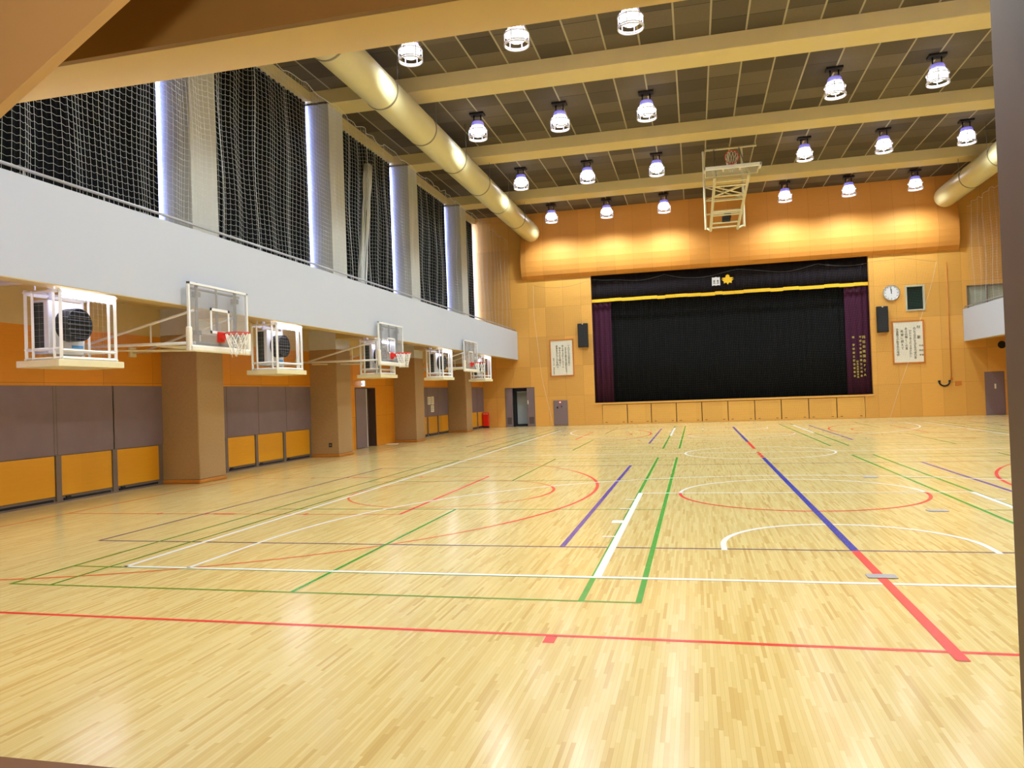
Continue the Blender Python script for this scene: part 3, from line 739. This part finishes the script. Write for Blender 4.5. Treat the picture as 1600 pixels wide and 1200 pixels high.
# ------------------------------------------------------------------ fan heaters in cages
def heater(y, label):
    t = thing('caged_fan_heater', label, 'fan heater', (-8.92, y, 2.33), group='caged fan heaters under the left balcony')
    b = B(); b.box(-.73, .03, -.08, 1.2, 0, .1); b.build('shelf', 'yellowed', t, bevel=.008)
    W = .045
    b = B()
    x0, x1, y0, y1, z0, z1 = -.66, 0, 0, 1.1, .1, 1.13
    xs = (x0+.02, x1-.02)
    for xx in xs:
        for yy in (y0+.02, y1-.02): b.bar((xx, yy, z0), (xx, yy, z1), W)
        for zz in (z0+.02, z1-.02): b.bar((xx, y0, zz), (xx, y1, zz), W if zz < .5 else W*1.3)
    for yy in (y0+.02, y1-.02):
        for zz in (z0+.02, z0+.16, z1-.02): b.bar((x0, yy, zz), (x1, yy, zz), W*.8)
        b.bar((x0+.14, yy, z0), (x0+.14, yy, z1), W*.8); b.bar((x1-.14, yy, z0), (x1-.14, yy, z1), W*.8)
    b.bar((x1-.02, y1-.16, z0), (x1-.02, y1-.16, z1), W*.7); b.bar((x1-.02, y0, z0+.14), (x1-.02, y1, z0+.14), W*.7)
    b.build('cage_frame', 'white_metal', t)
    b = B(); b.box(-.045, -.004, .05, 1.05, 1.02, 1.085); b.build('strip_light', 'striplight', t, bevel=.006, label='glowing white strip light along the top front edge')
    b = B(); g = .09
    k = y0+g
    while k < y1: b.tube([(x1-.01, k, z0), (x1-.01, k, z1)], .0006, 4); k += g
    k = z0+g
    while k < z1: b.tube([(x1-.01, y0, k), (x1-.01, y1, k)], .0006, 4); b.tube([(x0, y0+.01, k), (x1, y0+.01, k)], .0006, 4); k += g
    k = x0+g
    while k < x1: b.tube([(k, y0+.01, z0), (k, y0+.01, z1)], .0006, 4); k += g
    b.build('cage_wire', 'white_metal', t)
    b = B(); b.box(-.6, -.3, .08, .74, .2, 1.0)
    body = b.build('heater_body', 'heater_body', t, bevel=.02)
    b = B(); b.box(-.57, -.38, .068, .08, .24, .96); b.build('intake_grille', 'grille', body)
    b = B(); b.box(-.3, -.296, .5, .72, .3, .345); b.build('blue_label', 'bluelabel', body)
    b = B(); b.lathe([(.25, -.3), (.25, -.085), (.235, -.075), (.235, -.12)], c=(0, .44, .64), axis='x', n=28); o = b.build('outlet_cowl', 'black', t)
    b = B()
    for k in range(-3, 4):
        z = .64+k*.066; h = math.sqrt(max(0, .23**2-(k*.066)**2))
        b.box(-.12, -.08, .44-h, .44+h, z-.005, z+.005)
    b.build('louvre', 'louver', o)
    b = B()
    for xx, yy in ((-.55, .1), (-.55, .9), (-.2, .1), (-.2, .9)): b.tube([(xx, yy, 1.1), (xx, yy, 1.52)], .014, 8)
    b.tube([(-.62, .45, 1.0), (-.62, .45, 1.3), (-.9, .45, 1.38), (-2.3, .45, 1.38)], .05, 12)
    b.build('hanger', 'heater_body', t)
for y, lab in ((9.08, 'caged fan heater nearest the entrance, left of the first backboard'), (14.92, 'caged fan heater just right of the first backboard'),
               (20.52, 'caged fan heater behind the second backboard, above the exit sign'), (26.15, 'caged fan heater between the second and third backboards'),
               (31.75, 'caged fan heater farthest from the entrance, right of the third backboard')): heater(y, lab)

# ------------------------------------------------------------------ wall backboards
def hoop_net(b, c, r, drop, torn=False, seed=1):
    rnd = random.Random(seed); n = 12
    for k in range(n):
        for s in (-1, 1):
            pts = []
            L = drop*(1 if not torn else .55+.6*rnd.random())
            for i in range(7):
                u = i/6; a = 2*PI*(k+s*u*1.5)/n; rr = r*(1-.38*min(1, u*1.3))
                pts.append((c[0]+rr*math.cos(a), c[1]+rr*math.sin(a), c[2]-L*u))
            b.tube(pts, .007, 4)
def backboard(y, label, torn=False):
    t = thing('wall_backboard', label, 'basketball hoop', (-8.85, y, 2.75), group='swing-out backboards under the left balcony')
    b = B(); b.box(-.012, 0, -.9, .9, .02, 1.18); b.build('glass_board', 'board', t)
    b = B(); w = .045
    b.box(-.03, .012, -.93, -.93+w, .0, 1.2); b.box(-.03, .012, .93-w, .93, .0, 1.2); b.box(-.03, .012, -.93, .93, 1.2-w, 1.2); b.build('board_frame', 'white_metal', t, bevel=.004)
    b = B(); b.box(.0, .006, -.3, -.25, .3, .78); b.box(.0, .006, .25, .3, .3, .78); b.box(.0, .006, -.3, .3, .73, .78); b.box(.0, .006, -.3, .3, .3, .35); b.build('target_square', 'white_metal', t)
    b = B(); b.box(-.05, .05, -.96, .96, -.07, .05); b.box(-.05, .05, -.97, -.88, -.07, .38); b.box(-.05, .05, .88, .97, -.07, .38); b.build('edge_padding', 'pad', t, bevel=.03)
    b = B()
    for yy in (-.6, .6):
        b.bar((-.07, yy, .0), (-.07, yy, 1.22), .05)
        b.box(-.12, -.02, yy-.06, yy+.06, .95, 1.05); b.box(-.12, -.02, yy-.06, yy+.06, .25, .33)
    b.bar((-.07, 0, .35), (-.07, 0, 1.2), .04); b.bar((-.07, -.75, 1.1), (-.07, .75, 1.1), .035); b.bar((-.07, -.6, .1), (-.07, .6, .1), .04)
    b.build('rear_frame', 'grey_metal', t)
    R = .026
    for yy in (-.66, .62):
        b = B()
        q = .45 if yy < 0 else 0
        b.tube([(-2.52, yy-q, .1), (-.07, yy, .1)], R*1.15, 10); b.tube([(-2.2, yy-q*.87, .12), (-.09, yy, .7)], R, 10)
        b.tube([(-.9, yy-q*.34, .1), (-.9, yy-q*.34, .47)], R*.6, 8); b.tube([(-.16, yy-q*.03, .1), (-.16, yy-q*.03, .68)], R*.7, 8)
        b.build('support_arm', 'white_metal', t)
    b = B()
    b.tube([(-2.3, -.66, .06), (-.9, .62, .06)], R*.8, 8); b.tube([(-.9, -.66, .08), (-.1, .62, .08)], R*.7, 8); b.tube([(-.9, -.66, .08), (-.9, .62, .08)], R*.7, 8)
    b.build('cross_brace', 'yellowed', t)
    for yy in (-.66, .62):
        b = B(); b.box(-2.55, -2.5, yy-.09-(.45 if yy < 0 else 0), yy+.09-(.45 if yy < 0 else 0), .0, .2); b.build('wall_plate', 'yellowed', t, bevel=.004)
    b = B(); b.box(0.0, .12, -.09, .09, .2, .3); b.box(.0, .03, -.1, .1, .14, .34); b.prism([(.02, .2), (.15, .28), (.15, .3), (.02, .3)], 'y', -.07, .07)
    b.tube([(.375+.225*math.cos(a), .225*math.sin(a), .3) for a in [2*PI*i/36 for i in range(36)]], .011, 8, closed=True)
    rim = b.build('rim', 'rim', t)
    b = B(); hoop_net(b, (.375, 0, .29), .22, .42, torn, int(y)); b.build('rim_net', 'hoopnet', t)
backboard(HOOPY[0], 'glass backboard nearest the entrance, with a torn white net', True)
backboard(HOOPY[1], 'glass backboard second from the entrance, in front of the third heater')
backboard(HOOPY[2], 'glass backboard farthest from the entrance, beside the last heater')

# ------------------------------------------------------------------ folded ceiling hoop in front of the stage
t = thing('ceiling_hoop', 'folded ceiling basketball hoop on a ladder frame above the stage end', 'basketball hoop', (1.5, 26.5, 9.15))
b = B(); b.box(-.87, .87, .03, 1.0, -.008, .008); b.build('glass_board', 'board', t)
b = B(); b.box(-.95, .95, -.05, .05, -.06, .06); b.box(-.95, -.87, -.05, .4, -.06, .06); b.box(.87, .95, -.05, .4, -.06, .06); b.build('edge_padding', 'pad', t, bevel=.02)
b = B(); b.box(-.9, -.86, .3, 1.05, -.025, .02); b.box(.86, .9, .3, 1.05, -.025, .02); b.box(-.9, .9, 1.01, 1.05, -.025, .02)
for x in (-.3, .25): b.box(x-.03, x+.03, .02, .1, -.12, -.05)
b.build('board_frame', 'yellowed', t, bevel=.004)
b = B(); b.box(-.06, .06, .12, .2, .0, .14)
b.tube([(.225*math.cos(a), .16, .37+.225*math.sin(a)) for a in [2*PI*i/32 for i in range(32)]], .012, 8, closed=True); b.build('rim', 'rim', t)
b = B()
for k in range(12):
    for s in (-1, 1):
        b.tube([(.22*(1-.35*u)*math.cos(2*PI*(k+s*u*1.5)/12), .16+.4*u, .37-.25*u*u+.22*(1-.35*u)*math.sin(2*PI*(k+s*u*1.5)/12)) for u in (0, .25, .5, .75, 1)], .006, 4)
b.build('rim_net', 'hoopnet', t)
b = B()   # inclined front rails
for s in (-1, 1): b.bar((s*.58+.03, 1.0, -.05), (s*.5-.2, 3.5, -1.42), .075)
for u, w in ((.08, .05), (.16, .05), (.34, .05), (.42, .05), (.62, .06), (.7, .04), (.85, .05)):
    p = lambda s: (s*(.58-.08*u)+.03-.23*u, 1.0+2.5*u, -.05-1.37*u); b.bar(p(-1), p(1), w)
p = lambda s, u: (s*(.58-.08*u)+.03-.23*u, 1.0+2.5*u, -.05-1.37*u)
b.bar(p(-1, .16), p(1, .34), .04); b.bar(p(1, .16), p(-1, .34), .04)
b.build('ladder_frame', 'yellowed', t)
b = B()   # drop frame to the ceiling
for s in (-.85, .62): b.bar((s, 4.5, -1.15), (s, 4.5, 1.98), .065)
for z in (-1.1, -.55, .0, .55): b.bar((-.85, 4.5, z), (.62, 4.5, z), .045)
b.bar((-.85, 4.5, .0), (.62, 4.5, .55), .035); b.bar((.62, 4.5, .0), (-.85, 4.5, .55), .035)
for s in (-.72, .3): b.bar((s, 3.45, -1.4), (s-.1 if s < 0 else s+.3, 4.5, -1.1), .05)
b.build('drop_frame', 'yellowed', t)
b = B(); b.tube([(-.8, 4.0, 1.86), (1.15, 4.0, 1.86)], .045, 12)
for x in (-.75, .15, 1.1): b.bar((x, 4.0, 1.86), (x, 4.0, 2.0), .04)
b.build('pivot_pipe', 'yellowed', t)
b = B(); b.box(-.28, .02, 2.75, 3.1, -1.2, -1.05); b.lathe([(.09, -.1), (.09, .15)], c=(-.1, 2.95, -1.0), axis='x', n=16); b.build('winch', 'black', t)
for s in (-.5, .55):
    b = B(); b.bar((s, 1.0, 0), (s*.9, 4.0, 1.86), .03); b.build('stay_rod', 'grey_metal', t)

# ------------------------------------------------------------------ air ducts
def duct(side):
    s = 1 if side == 'left' else -1
    x = -7.9 if s > 0 else 11.3
    t = thing('air_duct', f'long round ivory air duct under the ceiling on the {side} side', 'air duct', (x, 0, 9.95), group='round air ducts')
    R = .47
    b = B(); b.lathe([(R, YF+.02), (R, 37.6), (R*.97, 37.72), (R*.8, 37.82), (R*.3, 37.88)], axis='y', n=40); b.build('duct_pipe', 'duct', t)
    y = 6.4
    while y < 37.2:
        b = B(); b.lathe([(R+.002, y-.035), (R+.016, y-.03), (R+.016, y+.03), (R+.002, y+.035)], axis='y', n=40, cap=False); b.build('duct_flange', 'duct_band', t)
        b = B()
        for q in (-1, 1): b.tube([(q*(R+.01), y, 0), (q*(R+.01), y, ZC-9.95)], .008, 6)
        b.build('hanger_rod', 'grey_metal', t)
        y += 3.1
    return t
duct('left'); duct('right')

# ------------------------------------------------------------------ high-bay lamps
def lamp_proto(loc, label):
    t = thing('high_bay_lamp', label, 'ceiling lamp', loc, group='caged high-bay lamps')
    b = B(); b.box(-.24, .24, -.16, .16, .54, .61); b.build('mount_plate', 'black', t, bevel=.01)
    b = B()
    for x in (-.12, .12): b.tube([(x, 0, .3), (x, 0, .55)], .022, 8)
    b.build('stem', 'black', t)
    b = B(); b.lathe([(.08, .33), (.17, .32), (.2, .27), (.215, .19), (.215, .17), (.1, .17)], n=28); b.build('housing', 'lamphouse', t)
    b = B(); b.lathe([(.12, .2), (.2, .17), (.245, .1), (.255, .0), (.225, -.09), (.13, -.15), (.02, -.165)], n=28); b.build('globe', 'globe', t)
    b = B(); R = .3
    for z, r in ((-.24, R), (-.19, R), (.03, R)): b.tube([(r*math.cos(a), r*math.sin(a), z) for a in [2*PI*i/36 for i in range(36)]], .018, 6, closed=True)
    for k in range(6):
        a = 2*PI*k/6+.3; b.tube([(.24*math.cos(a), .24*math.sin(a), .14), (R*math.cos(a), R*math.sin(a), .05), (R*math.cos(a), R*math.sin(a), -.24)], .016, 6)
    b.build('guard', 'lampwhite', t)
    return t
LX = [XC+.02+2.79*k for k in (-3, -2, -1, 1, 2, 3)]
LY = [5.6, 11.75, 18.05, 24.2, 30.65, 36.85]
PLACE = ['first', 'second', 'third', 'fourth', 'fifth', 'sixth']
ROW = {2: '', 3: 'in the second row from the front', 4: 'in the third row, next to the folded hoop', 5: 'in the last row, by the wood canopy'}
LAMPW = 355
proto = None; ld = None
for j, y in enumerate(LY):
    for i, x in enumerate(LX):
        if j < 2 or (j == 2 and i > 2): lab = 'caged high-bay lamp above the doorway'
        elif j == 2: lab = ['leftmost caged lamp', 'middle caged lamp', 'right caged lamp'][i]+' of three hanging beside the ochre lintel'
        else: lab = f'caged lamp, {PLACE[i]} from the left '+ROW[j]
        if proto is None: proto = r = lamp_proto((x, y, 10.54), lab)
        else: r = dup(proto, (x if j < 5 else XC+(x-XC)*.986, y, 10.54 if j < 5 else 10.46), lab)
        if ld is None:
            ld = bpy.data.lights.new('lamp_bulb', 'SPOT'); ld.energy = LAMPW; ld.spot_size = math.radians(158); ld.spot_blend = .9; ld.shadow_soft_size = .14; ld.color = (.84, .96, 1.0)
        lo = bpy.data.objects.new('lamp_bulb', ld); C.objects.link(lo); lo.parent = r; lo.location = (0, 0, -.3)
# unseen fill lights added to brighten the passage behind the half-open door and the lobby
def point(loc, e, col=(1, 1, 1), r=.2):
    l = bpy.data.lights.new('fill_light', 'POINT'); l.energy = e; l.shadow_soft_size = r; l.color = col
    o = bpy.data.objects.new('fill_light', l); C.objects.link(o); o.location = loc
point((-8.6, 39.2, 2.75), 16, (.9, .95, 1)); point((1.6, -1.3, 2.9), 380, (1, .86, .6))

# ------------------------------------------------------------------ netting
def netting(name, mat, posf, nu, nv, rad, sub=2, seed=0):
    """knotted net: nu x nv cells; posf(u, v, sag) -> xyz arrays; three-sided cords"""
    V, Fc = [], []; off = 0
    def add(paths):            # paths: (k, n, 3)
        nonlocal off
        k, n, _ = paths.shape
        T = np.gradient(paths, axis=1); T /= np.linalg.norm(T, axis=2, keepdims=True)+1e-9
        ref = np.where(np.abs(T[..., 2:3]) > .8, np.array([0., 1, 0]), np.array([0., 0, 1]))
        A = np.cross(T, ref); A /= np.linalg.norm(A, axis=2, keepdims=True)+1e-9; Bv = np.cross(A, T)
        rr = rad(paths[..., 1:2]) if callable(rad) else rad
        R = [paths+rr*(A*math.cos(w)+Bv*math.sin(w)) for w in (0, 2*PI/3, 4*PI/3)]
        vv = np.stack(R, 2).reshape(-1, 3)
        idx = (np.arange(k)[:, None]*n+np.arange(n-1)[None])*3
        q = []
        for j in range(3):
            j2 = (j+1) % 3; q.append(np.stack([idx+j, idx+j2, idx+3+j2, idx+3+j], -1).reshape(-1, 4))
        V.append(vv); Fc.append(np.concatenate(q)+off); off += len(vv)
    u = np.linspace(0, 1, nu*sub+1); v = np.linspace(0, 1, nv+1)
    U, W = np.meshgrid(u, v); sag = np.abs(np.sin(U*nu*PI))
    add(posf(U, W, sag))
    U, W = np.meshgrid(np.linspace(0, 1, nu+1), np.linspace(0, 1, nv+1)); add(posf(U, W, 0*U).transpose(1, 0, 2))
    vv = np.concatenate(V); ff = np.concatenate(Fc)
    me = bpy.data.meshes.new(name); me.vertices.add(len(vv)); me.vertices.foreach_set('co', vv.astype(np.float32).ravel())
    me.loops.add(ff.size); me.loops.foreach_set('vertex_index', ff.astype(np.int32).ravel())
    me.polygons.add(len(ff)); me.polygons.foreach_set('loop_start', np.arange(0, ff.size, 4, dtype=np.int32))
    try: me.polygons.foreach_set('loop_total', np.full(len(ff), 4, dtype=np.int32))
    except Exception: pass
    me.materials.append(M[mat]); me.update(calc_edges=True); me.validate()
    o = bpy.data.objects.new(name, me); C.objects.link(o); return o
def rope(name, path, r, mat, parent):
    b = B(); b.tube(path, r, 6); return b.build(name, mat, parent)
def side_pos(u, v, sag):
    Y = 5.2+33.2*u; y = Y
    f = .065*np.sin(Y*8.6+1.4*np.sin(Y*.9))*(.45+.55*np.abs(np.sin(Y*.55)))*(.6+.4*(1-v))
    top = 9.72+.05*np.sin(Y*3.4)+.04*np.sin(Y*7.7)
    z = 4.42+(top-4.42)*v-.022*sag
    z = z+.03*np.sin(Y*2.3+v*5)*(1-v)
    yy = Y+.06*np.sin(Y*5.2+1.1)
    return np.stack([f+.03*np.sin(v*9+Y*1.3), yy, z], -1)
t = thing('safety_net', 'white safety netting hung along the left gallery in front of the dark curtains', 'safety net', (-9.28, 0, 0), group='gallery safety nets')
o = netting('net_mesh', 'net', side_pos, 302, 48, lambda y: np.interp(y, [6, 14, 24, 38], [.0024, .0021, .0016, .001])); o.parent = t
uu = np.linspace(0, 1, 300); P = side_pos(uu, np.ones_like(uu), 0*uu)
rope('head_rope', [tuple(p) for p in P], .006, 'net', t)
rn = random.Random(5)
for k in range(7):
    u0 = (k+rn.random())/7; vv_ = np.linspace(0, 1, 24); P = side_pos(np.full(24, u0), vv_, 0*vv_); P[:, 1] += .12*np.sin(vv_*4+k)*.4
    rope('gather_cord', [tuple(p) for p in P], .0022, 'net', t)
r = dup(t, (12.38, 0, -.1), 'white safety netting along the right gallery above the white parapet')
def stage_pos(u, v, sag):
    hooks = 11.0
    topz = 7.42-.3*np.abs(np.sin(u*PI*5.3+.4))*(.35+.65*np.abs(np.sin(u*9.7+1)))
    xl = -7.98+.8*(1-v)**2.2; xr = 11.0-2.25*(1-v)**1.1
    x = xl+(xr-xl)*u+.02*np.sin(v*14+u*40)
    z = .02+(topz-.02)*v-.02*sag
    return np.stack([x, .05*np.sin(u*70)+.03*np.sin(u*23+v*5), z], -1)
t = thing('stage_net', 'fine grey protective netting with a sagging top hung before the stage', 'safety net', (0, 38.22, 0))
o = netting('net_mesh', 'stage_net', stage_pos, 160, 64, .0008); o.parent = t
for nm, uvs in (('head_rope', [(u, 1) for u in np.linspace(0, 1, 120)]), ('edge_rope', [(0, v_) for v_ in np.linspace(0, 1, 30)]), ('edge_rope', [(1, v_) for v_ in np.linspace(0, 1, 30)])):
    a = np.array(uvs); P = stage_pos(a[:, 0], a[:, 1], 0*a[:, 0]); rope(nm, [tuple(p) for p in P], .0045, 'stage_net' if nm == 'head_rope' else 'net', t)

# ------------------------------------------------------------------ right wall
b = B(); b.box(XR, XR+.3, YF-.24, YB+.2, 0, 3.4, 1); b.box(XR, XR+.3, YF-.24, YB+.2, 3.4, ZC+.1, 0)
struct(b.build('wall_right', ['beige', 'orange_wood_y']), 'right hall wall behind the right gallery', 'wall')

# ------------------------------------------------------------------ daylight
w = bpy.data.worlds.new('overcast_daylight'); bpy.context.scene.world = w; w.use_nodes = True
bg = w.node_tree.nodes['Background']; bg.inputs[0].default_value = (.36, .42, 1.0, 1); bg.inputs[1].default_value = 70.0
for y0, y1 in wins:
    l = bpy.data.lights.new('window_portal', 'AREA'); l.shape = 'RECTANGLE'; l.size = 5.5; l.size_y = .5; l.cycles.is_portal = True
    o = bpy.data.objects.new('window_portal', l); C.objects.link(o); o.location = (XL-.05, y1-.25, 8.05); o.rotation_euler = (0, -PI/2, 0)

# ------------------------------------------------------------------ camera
FPX, YAW, PIT, ROLL, H = 1176.8, -.23838, .014727, -.035309, 1.679
fw = Vector((math.sin(YAW)*math.cos(PIT), math.cos(YAW)*math.cos(PIT), math.sin(PIT)))
rt = Vector((math.cos(YAW), -math.sin(YAW), 0)); up = rt.cross(fw)
r2 = rt*math.cos(ROLL)+up*math.sin(ROLL); u2 = -rt*math.sin(ROLL)+up*math.cos(ROLL)
cam = bpy.data.cameras.new('camera'); co = bpy.data.objects.new('camera', cam); C.objects.link(co)
mw = Matrix((r2, u2, -fw)).transposed().to_4x4(); mw.translation = Vector((0, 0, H)); co.matrix_world = mw
cam.sensor_width = 36; cam.lens = FPX/1600*36; cam.clip_start = .05; cam.clip_end = 300
sc = bpy.context.scene; sc.camera = co
sc.view_settings.view_transform = 'Standard'; sc.view_settings.look = 'None'; sc.view_settings.gamma = 1; sc.view_settings.use_curve_mapping = False
sc.view_settings.exposure = 0.0
sc.cycles.use_denoising = True; sc.cycles.max_bounces = 8; sc.cycles.diffuse_bounces = 5; sc.cycles.glossy_bounces = 4; sc.cycles.transparent_max_bounces = 24
sc.cycles.sample_clamp_indirect = 6.0; sc.cycles.caustics_reflective = False; sc.cycles.caustics_refractive = False
